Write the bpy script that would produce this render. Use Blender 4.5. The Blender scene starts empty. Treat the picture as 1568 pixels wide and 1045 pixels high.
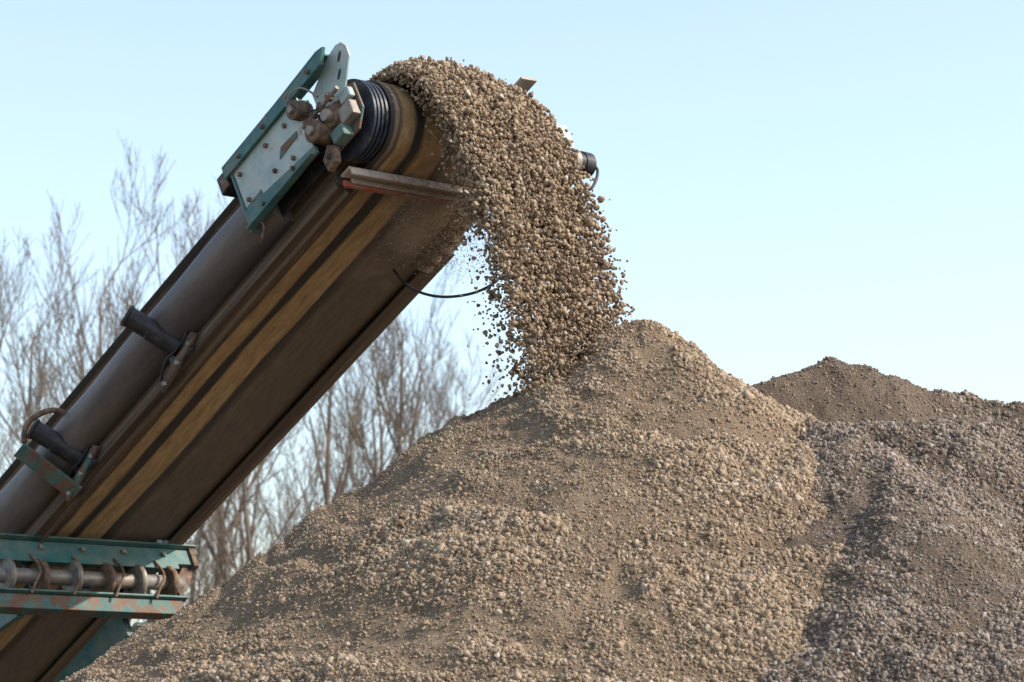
import bpy, math, random
import numpy as np
from mathutils import Vector, Matrix
random.seed(3); rng=np.random.default_rng(7)
sc=bpy.context.scene
sc.view_settings.view_transform='Standard'; sc.view_settings.look='None'; sc.view_settings.exposure=0

# ------------------------------------------------------------ materials
def N(nt,t,**kw):
    n=nt.nodes.new(t)
    for k,v in kw.items(): setattr(n,k,v)
    return n
def new_mat(name):
    m=bpy.data.materials.new(name); m.use_nodes=True
    nt=m.node_tree; b=nt.nodes['Principled BSDF']
    return m,nt,b
def ramp(nt,stops):
    r=N(nt,'ShaderNodeValToRGB'); e=r.color_ramp.elements
    e[0].position=stops[0][0]; e[0].color=(*stops[0][1],1)
    e[1].position=stops[1][0]; e[1].color=(*stops[1][1],1)
    for p,c in stops[2:]:
        x=e.new(p); x.color=(*c,1)
    return r
def mixmat(name,stops,scale=8,detail=8,rough=.7,metal=0,bump=.2,bscale=60,stretch=(1,1,1),dist=0.005,spec=.3,dust=0):
    m,nt,b=new_mat(name)
    tc=N(nt,'ShaderNodeTexCoord'); mp=N(nt,'ShaderNodeMapping'); mp.inputs['Scale'].default_value=stretch
    nt.links.new(tc.outputs['Object'],mp.inputs['Vector'])
    no=N(nt,'ShaderNodeTexNoise'); no.inputs['Scale'].default_value=scale; no.inputs['Detail'].default_value=detail; no.inputs['Roughness'].default_value=.65
    nt.links.new(mp.outputs[0],no.inputs['Vector'])
    r=ramp(nt,stops); nt.links.new(no.outputs['Fac'],r.inputs[0]); col=r.outputs[0]
    if dust:
        nd=N(nt,'ShaderNodeTexNoise'); nd.inputs['Scale'].default_value=3.1; nd.inputs['Detail'].default_value=10; nd.inputs['Roughness'].default_value=.75
        nt.links.new(mp.outputs[0],nd.inputs['Vector'])
        rd=ramp(nt,[(.42,(0,0,0)),(.72,(dust,dust,dust))]); nt.links.new(nd.outputs['Fac'],rd.inputs[0])
        md=N(nt,'ShaderNodeMix',data_type='RGBA'); nt.links.new(rd.outputs[0],md.inputs[0]); nt.links.new(col,md.inputs[6]); md.inputs[7].default_value=(.30,.22,.15,1); col=md.outputs[2]
    nt.links.new(col,b.inputs['Base Color'])
    nb=N(nt,'ShaderNodeTexNoise'); nb.inputs['Scale'].default_value=bscale; nb.inputs['Detail'].default_value=5
    nt.links.new(mp.outputs[0],nb.inputs['Vector'])
    bp=N(nt,'ShaderNodeBump'); bp.inputs['Strength'].default_value=bump; bp.inputs['Distance'].default_value=dist
    nt.links.new(nb.outputs['Fac'],bp.inputs['Height']); nt.links.new(bp.outputs[0],b.inputs['Normal'])
    b.inputs['Roughness'].default_value=rough; b.inputs['Metallic'].default_value=metal
    b.inputs['Specular IOR Level'].default_value=spec
    return m
teal=mixmat('teal_paint',[(.30,(.022,.095,.09)),(.50,(.035,.14,.132)),(.62,(.08,.16,.145)),(.72,(.17,.12,.08))],scale=9,rough=.5,dust=.45)
teal_rust=mixmat('teal_paint_rusty',[(.36,(.03,.12,.113)),(.47,(.05,.14,.128)),(.53,(.15,.07,.04)),(.7,(.12,.08,.055))],scale=10,rough=.65,bump=.4,dust=.5)
pale=mixmat('pale_panel_paint',[(.33,(.25,.34,.32)),(.5,(.38,.45,.415)),(.62,(.44,.47,.42)),(.70,(.20,.12,.07))],scale=7,rough=.4,dust=.4)
rust=mixmat('rusty_steel',[(.3,(.06,.038,.026)),(.5,(.16,.10,.065)),(.7,(.28,.20,.13))],scale=22,rough=.8,bump=.5)
steel=mixmat('worn_steel',[(.3,(.12,.11,.10)),(.5,(.24,.22,.195)),(.7,(.34,.28,.21))],scale=18,rough=.5,metal=.3,dust=.5)
black=mixmat('black_rubber',[(.35,(.014,.014,.016)),(.55,(.03,.028,.028)),(.75,(.10,.078,.055))],scale=12,rough=.45)
lag=mixmat('drum_lagging_rubber',[(.35,(.02,.024,.032)),(.55,(.035,.042,.055)),(.75,(.11,.09,.07))],scale=12,rough=.4)
frame=mixmat('dusty_frame',[(.3,(.055,.04,.03)),(.5,(.13,.09,.062)),(.7,(.24,.17,.11))],scale=5,stretch=(.12,6,6),rough=.85,bump=.4)
tubem=mixmat('dusty_rubber_skirt',[(.3,(.065,.055,.052)),(.5,(.10,.083,.076)),(.68,(.15,.12,.10))],scale=2.5,stretch=(.3,1.5,1.5),rough=.5,bump=.15,bscale=30,dust=.35)
red=mixmat('red_scraper_paint',[(.35,(.40,.09,.055)),(.5,(.34,.12,.08)),(.6,(.28,.17,.12))],scale=14,rough=.7)
galv=mixmat('scraper_bar_dusty',[(.3,(.36,.30,.25)),(.5,(.52,.44,.37)),(.7,(.32,.22,.15))],scale=12,rough=.7)

def belt_mat():
    m,nt,b=new_mat('striped_belt')
    tc=N(nt,'ShaderNodeTexCoord'); sp=N(nt,'ShaderNodeSeparateXYZ'); nt.links.new(tc.outputs['Object'],sp.inputs[0])
    mp=N(nt,'ShaderNodeMapping'); mp.inputs['Scale'].default_value=(.35,9,1)
    nt.links.new(tc.outputs['Object'],mp.inputs['Vector'])
    no=N(nt,'ShaderNodeTexNoise'); no.inputs['Scale'].default_value=3; no.inputs['Detail'].default_value=7
    nt.links.new(mp.outputs[0],no.inputs['Vector'])
    mu=N(nt,'ShaderNodeMath',operation='MULTIPLY_ADD'); mu.inputs[1].default_value=.075
    nt.links.new(no.outputs['Fac'],mu.inputs[0]); nt.links.new(sp.outputs['Y'],mu.inputs[2])
    blk=(.038,.029,.022); tan=(.52,.33,.15); br=(.16,.115,.078)
    r=ramp(nt,[(0.0,blk),(.130,blk)]); e=r.color_ramp.elements
    for p,c in [(.148,(.30,.20,.11)),(.168,(.08,.057,.038)),(.188,tan),(.268,(.46,.29,.13)),(.288,blk),(.335,(.045,.034,.025)),(.356,(.48,.30,.135)),(.50,(.50,.32,.15)),(.523,blk),(.56,(.06,.044,.032)),(.60,br),(.78,(.11,.08,.056)),(.93,(.15,.11,.075))]:
        x=e.new(p); x.color=(*c,1)
    nt.links.new(mu.outputs[0],r.inputs[0])
    n2=N(nt,'ShaderNodeTexNoise'); n2.inputs['Scale'].default_value=26; n2.inputs['Detail'].default_value=9; n2.inputs['Roughness'].default_value=.75
    mp2=N(nt,'ShaderNodeMapping'); mp2.inputs['Scale'].default_value=(.25,1.3,1); nt.links.new(tc.outputs['Object'],mp2.inputs['Vector'])
    nt.links.new(mp2.outputs[0],n2.inputs['Vector'])
    r2=ramp(nt,[(.35,(.42,.40,.39)),(.62,(1.05,1.05,1.05))]); nt.links.new(n2.outputs['Fac'],r2.inputs[0])
    mx=N(nt,'ShaderNodeMix',data_type='RGBA',blend_type='MULTIPLY'); mx.inputs[0].default_value=.8
    nt.links.new(r.outputs[0],mx.inputs[6]); nt.links.new(r2.outputs[0],mx.inputs[7])
    n3=N(nt,'ShaderNodeTexNoise'); n3.inputs['Scale'].default_value=3.5; n3.inputs['Detail'].default_value=8; nt.links.new(tc.outputs['Object'],n3.inputs['Vector'])
    ma=N(nt,'ShaderNodeMath',operation='MULTIPLY_ADD'); ma.inputs[1].default_value=.45; ma.inputs[2].default_value=.12
    nt.links.new(sp.outputs['X'],ma.inputs[0])
    ad=N(nt,'ShaderNodeMath',operation='ADD'); nt.links.new(ma.outputs[0],ad.inputs[0]); nt.links.new(n3.outputs['Fac'],ad.inputs[1])
    r3=ramp(nt,[(.25,(.12,.12,.12)),(.72,(.9,.9,.9))]); nt.links.new(ad.outputs[0],r3.inputs[0])
    yb=N(nt,'ShaderNodeMapRange'); yb.inputs[1].default_value=.40; yb.inputs[2].default_value=.75; nt.links.new(sp.outputs['Y'],yb.inputs[0])
    mm=N(nt,'ShaderNodeMath',operation='MULTIPLY'); nt.links.new(r3.outputs[0],mm.inputs[0]); nt.links.new(yb.outputs[0],mm.inputs[1])
    m4=N(nt,'ShaderNodeMix',data_type='RGBA'); nt.links.new(mm.outputs[0],m4.inputs[0]); nt.links.new(mx.outputs[2],m4.inputs[6]); m4.inputs[7].default_value=(.50,.38,.26,1)
    nt.links.new(m4.outputs[2],b.inputs['Base Color']); b.inputs['Roughness'].default_value=.7
    bp=N(nt,'ShaderNodeBump'); bp.inputs['Strength'].default_value=.3; bp.inputs['Distance'].default_value=.004
    nt.links.new(n2.outputs['Fac'],bp.inputs['Height']); nt.links.new(bp.outputs[0],b.inputs['Normal'])
    return m
beltm=belt_mat()

def stone_mat(name,cols,rough=.9):
    m,nt,b=new_mat(name)
    oi=N(nt,'ShaderNodeObjectInfo'); r=ramp(nt,cols); nt.links.new(oi.outputs['Random'],r.inputs[0])
    nt.links.new(r.outputs[0],b.inputs['Base Color']); b.inputs['Roughness'].default_value=rough
    b.inputs['Specular IOR Level'].default_value=.15
    return m
stone=stone_mat('earthy_gravel',[(0,(.175,.122,.076)),(.35,(.275,.20,.13)),(.75,(.34,.255,.172)),(.97,(.38,.295,.21)),(1,(.44,.385,.31))],.85)
stone2=stone_mat('brown_gravel',[(0,(.135,.102,.076)),(.35,(.21,.163,.124)),(.75,(.265,.212,.165)),(.97,(.31,.255,.205)),(1,(.40,.36,.31))],.85)

def sand_mat(name,c0,c1,c2):
    m,nt,b=new_mat(name)
    tc=N(nt,'ShaderNodeTexCoord')
    no=N(nt,'ShaderNodeTexNoise'); no.inputs['Scale'].default_value=2.2; no.inputs['Detail'].default_value=10; no.inputs['Roughness'].default_value=.7
    nt.links.new(tc.outputs['Object'],no.inputs['Vector'])
    r=ramp(nt,[(.32,c0),(.5,c1),(.68,c2)]); nt.links.new(no.outputs['Fac'],r.inputs[0])
    n2=N(nt,'ShaderNodeTexNoise'); n2.inputs['Scale'].default_value=95; n2.inputs['Detail'].default_value=5; n2.inputs['Roughness'].default_value=.7
    nt.links.new(tc.outputs['Object'],n2.inputs['Vector'])
    r2=ramp(nt,[(.3,(.5,.5,.5)),(.65,(1.15,1.15,1.15))]); nt.links.new(n2.outputs['Fac'],r2.inputs[0])
    mx=N(nt,'ShaderNodeMix',data_type='RGBA',blend_type='MULTIPLY'); mx.inputs[0].default_value=1
    nt.links.new(r.outputs[0],mx.inputs[6]); nt.links.new(r2.outputs[0],mx.inputs[7])
    nt.links.new(mx.outputs[2],b.inputs['Base Color']); b.inputs['Roughness'].default_value=.95; b.inputs['Specular IOR Level'].default_value=.1
    bp=N(nt,'ShaderNodeBump'); bp.inputs['Strength'].default_value=1; bp.inputs['Distance'].default_value=.014
    nt.links.new(n2.outputs['Fac'],bp.inputs['Height']); nt.links.new(bp.outputs[0],b.inputs['Normal'])
    return m
sand=sand_mat('moist_sand',(.185,.132,.084),(.24,.175,.115),(.30,.222,.15))
sand2=sand_mat('brown_sand',(.12,.088,.062),(.16,.12,.086),(.21,.16,.118))
dirt=sand_mat('yard_dirt',(.16,.12,.08),(.22,.17,.12),(.28,.22,.16))

# ------------------------------------------------------------ noise + terrain
def vnoise(x,y,seed):
    t=np.random.default_rng(seed).random((256,256))*2-1
    xi=np.floor(x).astype(int); yi=np.floor(y).astype(int); fx=x-xi; fy=y-yi
    fx=fx*fx*fx*(fx*(fx*6-15)+10); fy=fy*fy*fy*(fy*(fy*6-15)+10)
    a=t[xi&255,yi&255]; b=t[(xi+1)&255,yi&255]; c=t[xi&255,(yi+1)&255]; d=t[(xi+1)&255,(yi+1)&255]
    return (a*(1-fx)+b*fx)*(1-fy)+(c*(1-fx)+d*fx)*fy
def fbm(x,y,seed,o=4,g=.5):
    s=0;a=1;t=0
    for i in range(o):
        s=s+a*vnoise(x*2**i+i*17.3,y*2**i-i*9.1,seed+i); t+=a; a*=g
    return s/t
AX,AY,AZ=.68,-.35,3.97
def pol(x,y):
    r=np.hypot(x-AX,y-AY); th=np.arctan2(y-AY,x-AX); return r,th
def band1(x,y):
    r,th=pol(x,y)
    w=.35*fbm(x*1.1,y*1.1,5,3)
    cx=(x-AX)/np.maximum(r,.05); cy=(y-AY)/np.maximum(r,.05)
    return fbm(cx*2.2+3*w+7,(r+w)*3.6+cy*.8,11,3)
def h1(x,y):
    r,th=pol(x,y)
    z=AZ+.05-.655*np.sqrt(r*r+.10**2)
    k=np.clip(r/.5,0,1)
    z=z-.10*np.clip(r/.4,0,1)*np.clip((x-AX)/np.maximum(r,.1)*1.6-.5,0,1)*np.clip(1.6-r,0,1)
    z=z+k*.06*fbm(x*.8,y*.8,21,3)+k*.075*band1(x,y)+.035*fbm(x*3,y*3,31,3)*np.clip(r/.3,.4,1)
    z=z+.020*fbm(x*11,y*11,41,4,.6)
    return z
lines=[[(1.12,.2,3.63),(1.45,.3,3.76),(1.80,.45,3.86),(2.05,.52,3.77),(2.4,.62,3.70),(2.84,.75,3.65),(3.5,.9,3.6),(5.2,1.2,3.4)],
       [(1.42,-.75,3.40),(1.62,-1.3,3.24),(1.87,-2.0,2.92),(2.15,-2.7,2.48),(2.6,-3.6,1.95)],
       [(1.50,-.85,3.38),(2.3,-.65,3.36),(3.3,-.5,3.28),(4.8,-.3,3.0)],
       [(2.9,-1.7,2.88),(4.5,-1.6,2.7)]]
def h2(x,y):
    z=np.full(np.shape(x),-9.)
    wx=x+.10*fbm(x*1.6,y*1.6,201,3); wy=y+.10*fbm(x*1.6,y*1.6,211,3)
    for li,cr in enumerate(lines):
        for i in range(len(cr)-1):
            a=np.array(cr[i]); b=np.array(cr[i+1]); ab=b[:2]-a[:2]
            s=np.clip(((wx-a[0])*ab[0]+(wy-a[1])*ab[1])/ab.dot(ab),0,1)
            cx=a[0]+s*ab[0]; cy=a[1]+s*ab[1]; cz=a[2]+s*(b[2]-a[2])
            d=np.sqrt((wx-cx)**2+(wy-cy)**2+.07**2)
            if li==0: prof=np.where(d<.42,d*1.1,.42*1.1+(d-.42)*.45)
            else: prof=.64*d
            z=np.maximum(z,cz+.05-prof)
    z=z+.05*fbm(x*1.3,y*1.3,61,3)+.065*fbm(x*3.5,y*3.5,66,3)+.024*fbm(x*11,y*11,71,4,.6)
    return z
def axis(lo,hi,f0,f1,fine,coarse):
    return np.concatenate([np.arange(lo,f0,coarse),np.arange(f0,f1,fine),np.arange(f1,hi+coarse,coarse)])
def grid_mesh(name,xs,ys,hf,mat):
    X,Y=np.meshgrid(xs,ys); Z=hf(X,Y)
    Z=np.maximum(Z,-.15)
    nx,ny=len(xs),len(ys)
    co=np.stack([X,Y,Z],-1).reshape(-1,3)
    i=np.arange(nx*ny).reshape(ny,nx)
    f=np.stack([i[:-1,:-1],i[:-1,1:],i[1:,1:],i[1:,:-1]],-1).reshape(-1,4)
    me=bpy.data.meshes.new(name)
    me.vertices.add(len(co)); me.vertices.foreach_set('co',co.ravel())
    me.loops.add(f.size); me.loops.foreach_set('vertex_index',f.ravel().astype(np.int32))
    me.polygons.add(len(f)); me.polygons.foreach_set('loop_start',np.arange(0,f.size,4,dtype=np.int32))
    me.update(calc_edges=True); me.polygons.foreach_set('use_smooth',np.ones(len(f),bool))
    me.materials.append(mat); ob=bpy.data.objects.new(name,me); sc.collection.objects.link(ob); return ob
pile=grid_mesh('gravel_pile',axis(-6.5,7.5,-3.2,2.0,.011,.12),axis(-7,6.5,-4.2,.6,.011,.12),h1,sand)
pile2=grid_mesh('gravel_pile.001',axis(-4,11,.8,3.6,.013,.12),axis(-9,8,-4.2,1.6,.013,.12),h2,sand2)

# ------------------------------------------------------------ stone instancing (geometry nodes)
def stone_group(name,mat,nvar=7):
    ng=bpy.data.node_groups.new(name,'GeometryNodeTree')
    ng.interface.new_socket('Geometry',in_out='INPUT',socket_type='NodeSocketGeometry')
    ng.interface.new_socket('Geometry',in_out='OUTPUT',socket_type='NodeSocketGeometry')
    gi=N(ng,'NodeGroupInput'); go=N(ng,'NodeGroupOutput'); L=ng.links.new
    jn=N(ng,'GeometryNodeJoinGeometry')
    for k in range(nvar):
        ic=N(ng,'GeometryNodeMeshIcoSphere'); ic.inputs['Radius'].default_value=1; ic.inputs['Subdivisions'].default_value=2
        ps=N(ng,'GeometryNodeInputPosition')
        ad=N(ng,'ShaderNodeVectorMath',operation='ADD'); ad.inputs[1].default_value=(k*7.3,k*3.1,k*5.7); L(ps.outputs[0],ad.inputs[0])
        no=N(ng,'ShaderNodeTexNoise'); no.inputs['Scale'].default_value=1.1; no.inputs['Detail'].default_value=3; no.inputs['Roughness'].default_value=.6; L(ad.outputs[0],no.inputs['Vector'])
        mr=N(ng,'ShaderNodeMath',operation='MULTIPLY_ADD'); mr.inputs[1].default_value=2.6; mr.inputs[2].default_value=-1.3; L(no.outputs[0],mr.inputs[0])
        scn=N(ng,'ShaderNodeVectorMath',operation='SCALE'); L(ps.outputs[0],scn.inputs[0]); L(mr.outputs[0],scn.inputs['Scale'])
        sp=N(ng,'GeometryNodeSetPosition'); L(ic.outputs['Mesh'],sp.inputs['Geometry']); L(scn.outputs[0],sp.inputs['Offset'])
        sh=N(ng,'GeometryNodeSetShadeSmooth'); L(sp.outputs[0],sh.inputs[0]); sh.inputs['Shade Smooth'].default_value=(k%2==0)
        sm=N(ng,'GeometryNodeSetMaterial'); sm.inputs['Material'].default_value=mat; L(sh.outputs[0],sm.inputs[0])
        g=N(ng,'GeometryNodeGeometryToInstance'); L(sm.outputs[0],g.inputs[0]); L(g.outputs[0],jn.inputs[0])
    iop=N(ng,'GeometryNodeInstanceOnPoints'); L(gi.outputs[0],iop.inputs['Points']); L(jn.outputs[0],iop.inputs['Instance'])
    iop.inputs['Pick Instance'].default_value=True
    rv=N(ng,'FunctionNodeRandomValue',data_type='FLOAT_VECTOR'); rv.inputs[1].default_value=(6.28,6.28,6.28); L(rv.outputs[0],iop.inputs['Rotation'])
    na=N(ng,'GeometryNodeInputNamedAttribute',data_type='FLOAT_VECTOR'); na.inputs['Name'].default_value='sz'; L(na.outputs[0],iop.inputs['Scale'])
    L(iop.outputs[0],go.inputs[0]); return ng
G1=stone_group('scatter_stones',stone); G2=stone_group('scatter_brown_stones',stone2)
def points_obj(name,P,R,grp,parent=None):
    me=bpy.data.meshes.new(name); me.vertices.add(len(P)); me.vertices.foreach_set('co',P.astype(np.float32).ravel())
    at=me.attributes.new('sz','FLOAT_VECTOR','POINT')
    s=R[:,None]*rng.uniform(.7,1.3,(len(P),3)); at.data.foreach_set('vector',s.astype(np.float32).ravel())
    me.update(); ob=bpy.data.objects.new(name,me); sc.collection.objects.link(ob)
    md=ob.modifiers.new('stones','NODES'); md.node_group=grp
    if parent: ob.parent=parent
    return ob
def scatter(n,x0,x1,y0,y1,hf,hother,rfun,sink=.35):
    x=rng.uniform(x0,x1,n); y=rng.uniform(y0,y1,n); z=hf(x,y); zo=hother(x,y)
    r,keep=rfun(x,y,n); ok=(z>zo-.02)&(z>.02)&keep
    x,y,z,r=x[ok],y[ok],z[ok],r[ok]
    z=z+r*rng.uniform(-.5,.6,len(r))
    return np.stack([x,y,z],-1),r
def leftside(x,y):
    r,th=pol(x,y); return np.clip((-(x-AX)/np.maximum(r,.1)-.70)*5,0,1)*np.clip(r-.4,0,1)
def rf_big(x,y,n):
    r,th=pol(x,y); m=.9*band1(x,y)+.5*fbm(x*2.2,y*2.2,81,3)
    m=m+np.clip((x-.7)*.5,-.1,.4)+np.clip((r-1.6)*.12,-.1,.2)-.6*leftside(x,y)
    p=np.clip(.44+1.3*m,.06,1)
    R=np.clip(.0075*np.exp(.30*rng.standard_normal(n)),.0045,.016)*np.clip(1+.35*m,.8,1.3)
    return R,rng.random(n)<p
def rf_small(x,y,n):
    R=np.clip(.0046*np.exp(.25*rng.standard_normal(n)),.003,.008)
    p=np.clip(.75+.7*band1(x,y)-.3*leftside(x,y),.3,1)
    return R,rng.random(n)<p
def rf2_big(x,y,n):
    m=fbm(x*1.2,y*1.2,91,3)+.6*fbm(x*3.2,y*3.2,95,3)+np.clip((-y-.6)*.5,-.5,.15)
    R=np.clip(.0078*np.exp(.30*rng.standard_normal(n)),.005,.018)
    return R,rng.random(n)<np.clip(.38+1.3*m,.02,1)
Pa,Ra=scatter(135000,-3.3,2.0,-4.1,.3,h1,h2,rf_big)
Pb,Rb=scatter(130000,-3.3,2.0,-4.1,.3,h1,h2,rf_small)
points_obj('pile_stones',np.vstack([Pa,Pb]),np.concatenate([Ra,Rb]),G1,pile)
Pa,Ra=scatter(66000,.9,3.3,-4.1,1.2,h2,h1,rf2_big)
Pb,Rb=scatter(60000,.9,3.3,-4.1,1.2,h2,h1,rf_small)
points_obj('pile_stones.001',np.vstack([Pa,Pb]),np.concatenate([Ra,Rb]),G2,pile2)

# ------------------------------------------------------------ conveyor frame of reference
t=math.radians(29.5); c_,s_=math.cos(t),math.sin(t)
O=Vector((-.875,0,4.767)); V=Vector((.743,.668,0)).normalized(); H=Vector((V.y,-V.x,0)); U=(H*c_+Vector((0,0,s_))).normalized(); Nn=U.cross(V)
M=Matrix(((U.x,V.x,Nn.x,O.x),(U.y,V.y,Nn.y,O.y),(U.z,V.z,Nn.z,O.z),(0,0,0,1)))
root=bpy.data.objects.new('gravel_conveyor',None); root.matrix_world=M; sc.collection.objects.link(root)
def Wp(a,b,c): return M@Vector((a,b,c))
def add(name,verts,faces,mat,bevel=0,smooth=False,solid=0):
    me=bpy.data.meshes.new(name); me.from_pydata([tuple(v) for v in verts],[],faces); me.update()
    import bmesh
    bm=bmesh.new(); bm.from_mesh(me); bmesh.ops.recalc_face_normals(bm,faces=bm.faces); bm.to_mesh(me); bm.free()
    me.materials.append(mat); ob=bpy.data.objects.new(name,me); sc.collection.objects.link(ob); ob.parent=root
    if smooth:
        me.polygons.foreach_set('use_smooth',[True]*len(me.polygons))
        try: me.set_sharp_from_angle(angle=math.radians(40))
        except Exception: pass
    if solid: md=ob.modifiers.new('s','SOLIDIFY'); md.thickness=solid; md.offset=0
    if bevel: md=ob.modifiers.new('b','BEVEL'); md.width=bevel; md.segments=2; md.limit_method='ANGLE'
    return ob
def box(name,a0,a1,b0,b1,c0,c1,mat,bevel=.004):
    v=[(a,b,c) for a in(a0,a1) for b in(b0,b1) for c in(c0,c1)]
    return add(name,v,[(0,1,3,2),(4,6,7,5),(0,4,5,1),(2,3,7,6),(0,2,6,4),(1,5,7,3)],mat,bevel)
def plate(name,pts,b0,b1,mat,bevel=.003,plane='ac'):
    n=len(pts)
    if plane=='ac': v=[(p[0],b0,p[1]) for p in pts]+[(p[0],b1,p[1]) for p in pts]
    else: v=[(b0,p[0],p[1]) for p in pts]+[(b1,p[0],p[1]) for p in pts]
    f=[tuple(range(n)),tuple(range(n,2*n))]+[(i,(i+1)%n,n+(i+1)%n,n+i) for i in range(n)]
    return add(name,v,f,mat,bevel)
def lathe(name,p0,p1,prof,mat,seg=28):
    p0=Vector(p0);p1=Vector(p1); d=(p1-p0); q=d.to_track_quat('Z','Y'); v=[];f=[]
    for tt,r in prof:
        for k in range(seg):
            an=2*math.pi*k/seg; v.append(p0+d*tt+q@Vector((r*math.cos(an),r*math.sin(an),0)))
    for i in range(len(prof)-1):
        for k in range(seg): f.append((i*seg+k,i*seg+(k+1)%seg,(i+1)*seg+(k+1)%seg,(i+1)*seg+k))
    f.append(tuple(range(seg))); f.append(tuple(range((len(prof)-1)*seg,len(prof)*seg)))
    return add(name,v,f,mat,smooth=True)
def cyl(name,p0,p1,r,mat,seg=24):
    L_=(Vector(p1)-Vector(p0)).length; e=min(.004/L_,.1)
    return lathe(name,p0,p1,[(0,r*.93),(e,r),(1-e,r),(1,r*.93)],mat,seg)
def beam(name,p0,p1,w,h,mat):
    p0=Vector(p0);p1=Vector(p1); d=(p1-p0).normalized(); up=Vector((0,0,1)); s=d.cross(up).normalized(); up=s.cross(d)
    v=[p+s*i*w/2+up*j*h/2 for p in(p0,p1) for i in(-1,1) for j in(-1,1)]
    return add(name,v,[(0,1,3,2),(4,6,7,5),(0,4,5,1),(2,3,7,6),(0,2,6,4),(1,5,7,3)],mat,.004)
def wire(name,pts,r,mat):
    cu=bpy.data.curves.new(name,'CURVE'); cu.dimensions='3D'; cu.bevel_depth=r; cu.bevel_resolution=3
    s=cu.splines.new('NURBS'); s.points.add(len(pts)-1); s.use_endpoint_u=True; s.order_u=3
    for i,p in enumerate(pts): s.points[i].co=(*p,1)
    cu.materials.append(mat); ob=bpy.data.objects.new(name,cu); sc.collection.objects.link(ob); ob.parent=root; return ob
def bolt(a,b,c,r=.014,mat=None):
    lathe('bolt',(a,b,c),(a,b-.016,c),[(0,r),(.9,r),(1,r*.8)],mat or rust,6)

TA=-7.5
DR=.215; DC=.21; DA=.2
prof=[]
for a in np.linspace(TA,DA,60): prof.append((a,DC-DR+.004*math.sin(a*3)))
for k in range(1,24):
    an=-math.pi/2+math.pi*k/24; prof.append((DA+DR*math.cos(an),DC+DR*math.sin(an)))
for a in np.linspace(DA,TA,60): prof.append((a,DC+DR))
for k in range(1,12):
    an=math.pi/2+math.pi*k/12; prof.append((TA+DR*math.cos(an),DC+DR*math.sin(an)))
nb=13; v=[];f=[]; bs=np.linspace(.07,.97,nb)
for i,(a,c) in enumerate(prof):
    for b in bs:
        dz=0
        if c>DC+DR-.001 and a<DA:
            dz=.55*max(0,abs(b-.52)-.17)*min(1,(DA-a)/.9)
        v.append((a,b,c+dz))
n=len(prof)
for i in range(n):
    for j in range(nb-1): f.append((i*nb+j,i*nb+j+1,((i+1)%n)*nb+j+1,((i+1)%n)*nb+j))
add('belt',v,f,beltm,smooth=True,solid=.012)
lathe('head_drum',(DA,.03,DC),(DA,1.02,DC),[(0,.12),(.0,.19),(.02,.20),(.98,.20),(1,.19),(1,.12)],black,40)
for k,b in enumerate([-.04,-.015,.012,.040]):
    lathe('drum_ring_%d'%k,(DA,b,DC),(DA,b+.022,DC),[(0,.185),(.2,.212),(.8,.212),(1,.185)],lag,40)
cyl('drum_shaft',(DA,-.12,DC),(DA,1.35,DC),.035,steel)
cyl('tail_drum',(TA,.0,DC),(TA,1.04,DC),.2,black)
for sgn,b0 in ((1,-.02),(-1,1.0)):
    nm='left' if sgn>0 else 'right'
    top=-.05 if sgn>0 else -.42
    box('side_beam_web_'+nm,TA,top,b0,b0+.05,-.03,.22,frame)
    box('side_beam_flange_'+nm,TA,top,b0-.012 if sgn>0 else b0-.06,b0+.085 if sgn>0 else b0+.055,-.046,-.031,frame,.002)
    if sgn>0:
        box('side_beam_lip',TA,top,b0+.03,b0+.045,-.075,-.047,frame,.002)
        box('side_beam_rail',TA,top,b0-.03,b0-.013,-.05,.0,frame,.002)
for nm,bb in (('left',-.035),('right',1.09)):
    v=[];f=[];seg=28;na=90
    for i in range(na+1):
        a=TA+(-.45-TA)*i/na
        for k in range(seg):
            an=2*math.pi*k/seg; rr=.150+.004*math.sin(a*2.1+an*2)+.003*math.sin(a*7+an)
            v.append((a,bb+rr*math.cos(an),.20+rr*math.sin(an)))
    for i in range(na):
        for k in range(seg): f.append((i*seg+k,i*seg+(k+1)%seg,(i+1)*seg+(k+1)%seg,(i+1)*seg+k))
    f.append(tuple(range(seg))); f.append(tuple(range(na*seg,na*seg+seg)))
    add('rubber_skirt_'+nm,v,f,tubem,smooth=True)
# head side plates
B=-.10
plate('head_panel',[(-.61,.20),(.02,.12),(.03,.47),(-.61,.49)],B-.075,B-.063,pale)
plate('head_panel_inner',[(-.60,.06),(.02,.06),(.03,.47),(-.60,.47)],B+.0,B+.012,black)
box('head_panel_top_web',-.61,.03,B-.063,B,.455,.465,teal)
box('head_panel_end',-.63,-.612,B-.085,B+.06,.08,.50,teal)
plate('head_upper_flange',[(-.66,.465),(.30,.465),(.36,.535),(.30,.55),(-.66,.525)],B-.10,B-.076,teal)
box('head_upper_flange_top',-.66,.31,B-.10,B+.03,.527,.54,teal)
plate('head_lower_flange',[(-.61,.075),(.05,.085),(.05,.13),(-.55,.20),(-.61,.20)],B-.098,B-.077,teal)
box('head_lower_lip',-.60,.05,B-.14,B-.099,.07,.082,teal)
plate('back_wing_plate',[(-.46,.47),(-.42,.66),(-.33,.675),(-.04,.55),(-.04,.47)],B+.035,B+.047,pale)
plate('slotted_plate',[(.10,.30),(.28,.27),(.34,.30),(.445,.42),(.45,.48),(.425,.525),(.38,.54),(.30,.53),(.10,.44)],B-.025,B-.015,pale,0)
for (a0,c0) in ((.38,.465),(.335,.385)):
    plate('slot_opening',[(a0+.022*math.cos(x),c0+.009*math.sin(x)+.018*math.cos(x)) for x in np.linspace(0,2*math.pi,14)[:-1]],B-.031,B-.027,black,0)
box('idler_end_block',-.76,-.66,B-.07,B+.12,.43,.545,black,.01)
box('idler_end_cap',-.72,-.665,B-.085,B-.072,.43,.50,rust,.004)
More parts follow.
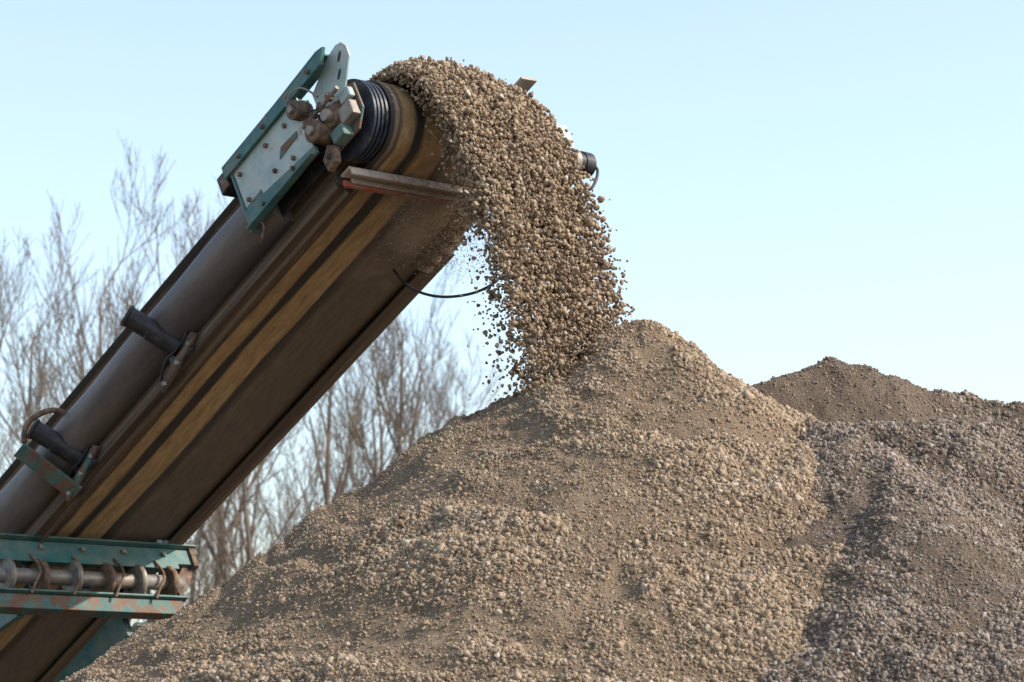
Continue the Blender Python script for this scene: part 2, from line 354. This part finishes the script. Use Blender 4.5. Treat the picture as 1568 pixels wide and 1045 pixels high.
plate('bearing_plate',[(.05,.06),(.30,.06),(.38,.14),(.38,.30),(.30,.34),(.05,.34)],B+.0,B+.015,teal_rust)
lathe('bearing_housing',(DA,B+.0,DC),(DA,B-.07,DC),[(0,.095),(.25,.092),(.5,.07),(.9,.06),(1,.045)],rust,24)
cyl('shaft_end',(DA,B-.03,DC),(DA,B-.105,DC),.033,steel)
for k in range(4):
    an=math.pi/4+k*math.pi/2; bolt(DA+.11*math.cos(an),B-.002,DC+.11*math.sin(an),.017,steel)
cyl('take_up_roller',(.03,B-.03,.375),(.03,B-.14,.375),.052,rust); cyl('take_up_roller_hub',(.03,B-.14,.375),(.03,B-.16,.375),.022,steel)
cyl('take_up_disc',(.10,B-.02,.18),(.10,B-.13,.18),.062,rust); cyl('take_up_disc_hub',(.10,B-.13,.18),(.10,B-.15,.18),.026,steel)
cyl('tension_bolt',(-.0,B-.075,.29),(.33,B-.075,.29),.013,steel,12)
for a in (.03,.09,.16,.24): lathe('tension_nut',(a,B-.075,.29),(a+.025,B-.075,.29),[(0,.026),(1,.026)],rust,6)
box('pivot_block',.25,.36,B-.06,B-.003,.11,.20,steel,.008)
box('pivot_block_blue',.16,.26,B-.075,B-.0,.05,.12,teal,.008)
plate('scraper_arm',[(.04,-.03),(.12,-.02),(.15,.06),(.10,.10),(.03,.05)],B-.06,B-.02,rust,.006)
cyl('scraper_arm_hole',(.09,B-.066,.03),(.09,B-.058,.03),.016,black,12)
box('gland',.28,.37,B-.045,B-.003,.22,.28,pale,.01)
wire('grease_line',[(.02,B-.16,.40),(.06,B-.16,.44),(.11,B-.14,.45),(.16,B-.12,.42),(.2,B-.1,.33)],.006,steel)
wire('grease_line_2',[(.06,B-.16,.38),(.10,B-.17,.30),(.14,B-.15,.26),(.2,B-.12,.25)],.005,black)
wire('hook_wire',[(-.53,B-.09,.08),(-.49,B-.10,.03),(-.55,B-.10,-.02),(-.60,B-.07,-.01)],.006,rust)
for a,c in ((-.56,.42),(-.3,.41),(-.12,.40),(-.56,.25),(-.3,.24),(-.14,.20)): bolt(a,B-.076,c)
for a in (-.5,-.25,.0,.2): bolt(a,B-.101,.495,.014,rust)
for a in (-.45,-.15): bolt(a,B-.099,.135,.013)
plate('rusty_wear_strip',[(-.24,.27),(-.06,.28),(-.05,.31),(-.2,.32)],B-.080,B-.0765,teal_rust,0)
# scraper blade across the belt
box('scraper_bar',.02,.10,-.06,.86,-.035,-.020,galv)
box('scraper_bar_face',.095,.108,-.06,.86,-.075,-.036,galv,.003)
box('scraper_blade',-.006,.016,-.04,.70,-.078,-.040,red,.003)
box('scraper_blade_back',.02,.035,-.0,.80,-.065,-.036,galv,.003)
# right hand side
cyl('motor_coupling',(DA,1.05,DC),(DA,1.30,DC),.09,rust)
lathe('hydraulic_motor',(DA,1.30,DC),(DA,1.70,DC),[(0,.06),(.02,.075),(.55,.075),(.56,.066),(.8,.066),(.81,.072),(.98,.07),(1,.055)],black)
cyl('motor_band',(DA,1.54,DC),(DA,1.58,DC),.078,steel)
box('motor_bracket',DA-.10,DA+.02,1.50,1.63,.30,.47,pale,.01)
plate('motor_upper_bracket',[(1.22,.40),(1.30,.60),(1.36,.70),(1.42,.70),(1.40,.62),(1.47,.42)],DA-.02,DA-.0,steel,.002,'bc')
plate('motor_upper_bracket_tab',[(1.33,.705),(1.44,.715),(1.45,.695),(1.33,.69)],DA-.02,DA+.09,steel,.002,'bc')
wire('motor_hose',[(DA,1.69,.22),(DA+.02,1.75,.20),(DA-.0,1.72,.12),(DA-.02,1.65,.04),(DA-.06,1.62,.08),(DA-.05,1.60,.16)],.009,black)
plate('right_head_plate',[(-.62,.08),(.34,.08),(.40,.2),(.34,.44),(-.62,.50)],1.06,1.075,teal)
v=[];f=[];na=60
for i in range(na+1):
    a=-.62+.66*i/na; w=.035+.03*abs(math.sin(i*.35))+.02*abs(math.sin(i*.13+1)); w*=min(1,i/6,(na-i)/6)+.05
    for k in range(9):
        an=math.pi*k/8; v.append((a,.93+.075*math.cos(an),-.005-w*math.sin(an)))
for i in range(na):
    for k in range(8): f.append((i*9+k,i*9+k+1,(i+1)*9+k+1,(i+1)*9+k))
add('dirt_build_up',v,f,sand,smooth=True)
Mi=M.inverted()
wire('hydraulic_hose',[Mi@Vector(p) for p in ((-.66,.85,4.42),(-.59,.8,4.315),(-.45,.75,4.255),(-.32,.72,4.245),(-.17,.68,4.27),(-.05,.62,4.34),(.02,.6,4.45))],.008,black)
def stub(a,tealp=False):
    p0=Vector((a,-.06,.05)); p1=Vector((a-.05,-.31,.28))
    lathe('wing_roller',p0,p1,[(0,.05),(.02,.062),(.55,.062),(.56,.058),(.93,.06),(.95,.068),(1,.062),(1,.03)],black)
    box('roller_foot',a-.10,a+.12,-.075,-.03,-.05,.055,black,.008)
    plate('roller_gusset',[(a-.24,-.10),(a-.2,-.04),(a+.16,.04),(a+.2,.0),(a+.1,-.03)],-.085,-.06,teal_rust if tealp else frame,.006)
    for k in (-.18,-.02,.12): bolt(a+k,-.086,-.04+k*.2,.016,steel)
    wire('roller_link',[(a-.2,-.09,-.05),(a-.1,-.12,.02),(a+.05,-.1,.0),(a+.14,-.09,.05)],.008,black)
stub(-1.62); stub(-2.74,True)
a=-2.86
add('bracket_plate',[(a-.10,-.05,-.09),(a+.02,-.05,-.09),(a+.02,-.36,.20),(a-.10,-.36,.20)],[(0,1,2,3)],teal_rust,0,solid=.02)
add('bracket_plate_side',[(a-.10,-.05,-.09),(a-.10,-.36,.20),(a-.10,-.30,.26),(a-.10,.02,-.02)],[(0,1,2,3)],teal,0,solid=.015)
wire('bracket_loop',[(a,-.34,.22),(a+.02,-.33,.32),(a+.10,-.25,.37),(a+.18,-.15,.36),(a+.18,-.1,.3)],.017,rust)
bolt(a-.04,-.26,.12,.02,rust)
# lower return idler cradle
A=-3.52
box('cradle_upper_beam',A-.05,A+.06,-.42,1.13,-.17,-.06,teal)
box('cradle_upper_flange',A-.06,A+.10,-.42,1.15,-.055,-.043,teal,.002)
box('cradle_lower_beam',A-.04,A+.04,-.42,.95,-.53,-.43,teal_rust)
box('cradle_lower_flange',A-.06,A+.07,-.42,.98,-.425,-.412,teal,.002)
box('cradle_face_plate',A+.065,A+.075,-.42,.98,-.215,-.158,teal,.002)
cyl('return_roller_shaft',(A+.02,-.42,-.29),(A+.02,1.0,-.29),.048,steel)
for k in range(6):
    b=-.30+k*.235
    lathe('return_roller_disc',(A+.02,b,-.29),(A+.02,b+.045,-.29),[(0,.06),(.1,.10),(.35,.108),(.65,.108),(.9,.10),(1,.06)],rust if k%2 else steel,24)
for b in (-.40,-.08,.28,.62,.94):
    plate('cradle_web',[(b,-.43),(b+.05,-.43),(b+.07,-.17),(b-.01,-.17)],A-.045,A-.03,teal_rust,.002,'bc')
for b in (-.1,.2,.5,.8):
    wire('cradle_hose',[(A+.08,b,-.17),(A+.11,b+.04,-.28),(A+.10,b-.04,-.38),(A+.08,b-.08,-.45)],.009,rust)
plate('cradle_end_hook',[(.96,-.40),(1.08,-.26),(1.17,-.10),(1.13,-.06),(1.02,-.20),(.93,-.30)],A-.02,A+.03,rust,.004,'bc')
for k in range(4): box('cradle_fin_%d'%k,A+.07,A+.10,.86+k*.055,.90+k*.055,-.041,-.02,pale,.002)
box('cradle_end_plate',A-.05,A+.08,1.10,1.14,-.19,-.02,frame)
for b in (-.3,.0,.3,.6,.9): lathe('cradle_bolt',(A+.061,b,-.11),(A+.08,b,-.11),[(0,.018),(1,.016)],steel,6)
beam('lower_strut',(A-.12,.60,-.50),(A-2.2,.60,-.55),.05,.20,teal)
beam('lower_strut_flange',(A-.12,.72,-.56),(A-2.2,.72,-.60),.16,.014,pale)
beam('lower_strut.001',(A-.05,-.2,-.47),(A-1.9,-.2,-.10),.05,.12,teal)
box('strut_junction',A-.30,A-.06,.62,.92,-.56,-.535,pale,.004)
p=Mi@Vector((Wp(-6,.0,0).x,Wp(-6,.0,0).y,0)); beam('support_leg',(-6,.0,-.05),p,.1,.1,teal)
p=Mi@Vector((Wp(-6,1.0,0).x,Wp(-6,1.0,0).y,0)); beam('support_leg.001',(-6,1.0,-.05),p,.1,.1,teal)

# ------------------------------------------------------------ falling gravel
def stream(n,speed,sj,blo,bhi,t0,t1,Rm,q0=0,q1=1,hh=.125,jit=.05,pw=1.0,streak=0.):
    tt=rng.uniform(t0,t1,n); b=blo+(bhi-blo)*rng.beta(1.3,1.3,n)
    q=rng.uniform(q0,q1,n)**pw
    prof=hh*np.clip(1-((b-.54)/.47)**2,0.08,1)
    spd=speed+sj*rng.standard_normal(n)
    tb=np.minimum(tt,0); tf=np.maximum(tt,0)
    st=fbm(b*22+q*2,tt*2.5,301,3)
    spd=spd+.12*st*np.clip(tf*3,0,1)
    a=DA+.02+tb*speed; c=DC+DR+.006+q*prof*(1+.25*st)+np.where(tt<0,.55*np.maximum(0,np.abs(b-.52)-.17)*np.minimum(1,-tt*speed/.9),0)
    u=np.array(U);vv=np.array(V);nn=np.array(Nn);o=np.array(O)
    P=o+a[:,None]*u+b[:,None]*vv+c[:,None]*nn
    P=P+(spd*tf)[:,None]*u+ (tf*jit)[:,None]*rng.standard_normal((n,3))
    P[:,2]-=4.905*tf**2
    g=np.maximum(h1(P[:,0],P[:,1]),h2(P[:,0],P[:,1]))
    ok=(P[:,2]>g-.01)&((streak==0)|(st>streak*rng.random(n)-.15))
    R=np.clip(Rm*np.exp(.28*rng.standard_normal(n)),.003,.017)
    return P[ok],R[ok]
S=[stream(48000,2.05,.04,.19,.97,-1.0,.82,.0090,hh=.14),
   stream(46000,2.05,.05,.17,.99,-1.0,.82,.0058,hh=.14),
   stream(10000,1.88,.11,.14,.82,.05,.85,.0085,0,.6,.12,.06,1,.4),
   stream(8000,1.72,.14,.14,.66,.15,.9,.0060,0,.5,.1,.07,1,.4)]
n=17000; bb=rng.uniform(.25,1.0,n); tf=rng.uniform(0,1,n)**1.3*.30
P=np.array([list(Wp(.06,b,-.02)) for b in bb])+rng.standard_normal((n,3))*np.array([.07,.05,.05])
P[:,0]+=tf*.15; P[:,2]-=4.9*tf**2
S.append((P,np.clip(.0014*np.exp(.3*rng.standard_normal(n)),.0008,.003)))
points_obj('falling_gravel',np.vstack([s[0] for s in S]),np.concatenate([s[1] for s in S]),G1)

# ------------------------------------------------------------ bare trees
bark=mixmat('bare_bark',[(.3,(.11,.083,.065)),(.55,(.18,.14,.105)),(.75,(.25,.195,.145))],scale=3,rough=.9)
def tube(V_,F_,pts,rads,sides):
    base=len(V_)
    for i,p in enumerate(pts):
        d=(pts[min(i+1,len(pts)-1)]-pts[max(i-1,0)]).normalized()
        x=d.orthogonal().normalized(); y=d.cross(x)
        for k in range(sides):
            an=2*math.pi*k/sides; V_.append(p+(x*math.cos(an)+y*math.sin(an))*rads[i])
    for i in range(len(pts)-1):
        for k in range(sides):
            F_.append((base+i*sides+k,base+i*sides+(k+1)%sides,base+(i+1)*sides+(k+1)%sides,base+(i+1)*sides+k))
def make_tree(seed,Hh=10,up=.55,n1=20,stems=1):
    R=random.Random(seed); V_=[];F_=[]
    def grow(p,d,L,r,lev):
        ns=[9,6,4,3][lev]; pts=[p.copy()]; rads=[r]; q=p.copy(); dd=d.copy()
        for i in range(ns):
            dd=(dd+Vector((R.gauss(0,1),R.gauss(0,1),R.gauss(0,1)))*[.05,.10,.12,.15][lev]+Vector((0,0,1))*[.05,.20,.22,.2][lev]*up*1.6).normalized()
            q=q+dd*L/ns; pts.append(q.copy()); rads.append(max(r*(1-.85*(i+1)/ns),.0042))
        tube(V_,F_,pts,rads,[8,5,4,3][lev])
        if lev>=3: return
        nc=[n1,9,6][lev]
        for k in range(nc):
            s=R.uniform([.25,.2,.12][lev],1.0); i=min(int(s*ns),ns-1); fr=s*ns-i
            pp=pts[i].lerp(pts[i+1],fr); tan=(pts[i+1]-pts[i]).normalized()
            o=tan.orthogonal().normalized(); o.rotate(Matrix.Rotation(R.uniform(0,6.28),3,tan))
            ang=math.radians(R.uniform(25,55) if lev<2 else R.uniform(18,45))
            nd=tan*math.cos(ang)+o*math.sin(ang)
            LL=L*[.42,.5,.55][lev]*(1.15-.65*s)*R.uniform(.7,1.25)
            rr=max(min(rads[i]*.5,r*.42),.0055)
            grow(pp,nd,LL,rr,lev+1)
    for k in range(stems):
        d=Vector((R.gauss(0,.10 if stems>1 else .03),R.gauss(0,.1 if stems>1 else .03),1)).normalized()
        grow(Vector((R.gauss(0,.12*(stems-1)),R.gauss(0,.12*(stems-1)),-.1)),d,Hh*R.uniform(.85,1),Hh*.0125,0)
    me=bpy.data.meshes.new('tree_mesh'); me.from_pydata([tuple(v) for v in V_],[],F_); me.update(); me.materials.append(bark)
    return me
tm=[make_tree(1,10,.6,18,1),make_tree(2,10,.7,16,1),make_tree(5,10,.8,11,2),make_tree(9,10,.65,18,1)]
def tree(px,top,D,mi,rot):
    ob=bpy.data.objects.new('bare_tree',tm[mi]); sc.collection.objects.link(ob)
    z=1.7+(1160.7-top)/4355.6*D
    ob.location=((px-784)/4355.6*D,D-15,0); ob.rotation_euler=(0,0,rot); s=z/10.0; ob.scale=(s,s,s)
for args in [(30,430,44,0,.3),(100,400,47,1,1.2),(180,395,45,2,2.2),(275,385,50,0,4.0),(60,500,40,3,5.1),(140,440,49,3,2.6),(-30,480,48,1,.8),
             (450,590,42,1,3.3),(360,640,44,3,1.9),(590,455,48,2,5.2),(650,490,50,1,4.4),(740,575,62,3,.9),(520,540,55,2,1.1),(690,570,58,0,5.6),
             (300,720,60,1,2.9),(410,660,58,0,.6),(560,500,46,3,2.4)]:
    tree(*args)

# ------------------------------------------------------------ ground
gx=np.concatenate([-np.geomspace(600,12,26),np.linspace(-11,11,45),np.geomspace(12,600,26)])
gr=grid_mesh('ground',gx,gx,lambda x,y:.0+.02*fbm(x*.4,y*.4,3,3)-.02,dirt)

# ------------------------------------------------------------ light, sky, camera
sd=Vector((.74,-.12,.60)).normalized()
el=math.asin(sd.z); az=math.atan2(sd.x,sd.y)
w=bpy.data.worlds.new('World'); sc.world=w; w.use_nodes=True; nt=w.node_tree
bg=nt.nodes['Background']; sk=N(nt,'ShaderNodeTexSky'); sk.sky_type='NISHITA'; sk.sun_disc=False
sk.sun_elevation=el; sk.sun_rotation=az; sk.air_density=1.0; sk.dust_density=1.6; sk.ozone_density=1.4
hs=N(nt,'ShaderNodeHueSaturation'); hs.inputs['Hue'].default_value=.497; hs.inputs['Saturation'].default_value=.84; hs.inputs['Value'].default_value=1.92
nt.links.new(sk.outputs[0],hs.inputs['Color']); nt.links.new(hs.outputs[0],bg.inputs[0]); bg.inputs[1].default_value=.15
sl=bpy.data.lights.new('sun','SUN'); sl.energy=5.0; sl.angle=math.radians(.5); sl.color=(1,.93,.83)
so=bpy.data.objects.new('sun',sl); so.rotation_euler=sd.to_track_quat('Z','Y').to_euler(); so.location=(10,-5,12); sc.collection.objects.link(so)
cd=bpy.data.cameras.new('camera'); cam=bpy.data.objects.new('camera',cd); sc.collection.objects.link(cam); sc.camera=cam
cam.location=(0,-15,1.7); cam.rotation_euler=(math.radians(90),0,0); cd.lens=100; cd.sensor_width=36; cd.shift_y=.407
cd.clip_end=2000; cd.clip_start=.1; cd.dof.use_dof=True; cd.dof.focus_distance=14.2; cd.dof.aperture_fstop=4.5
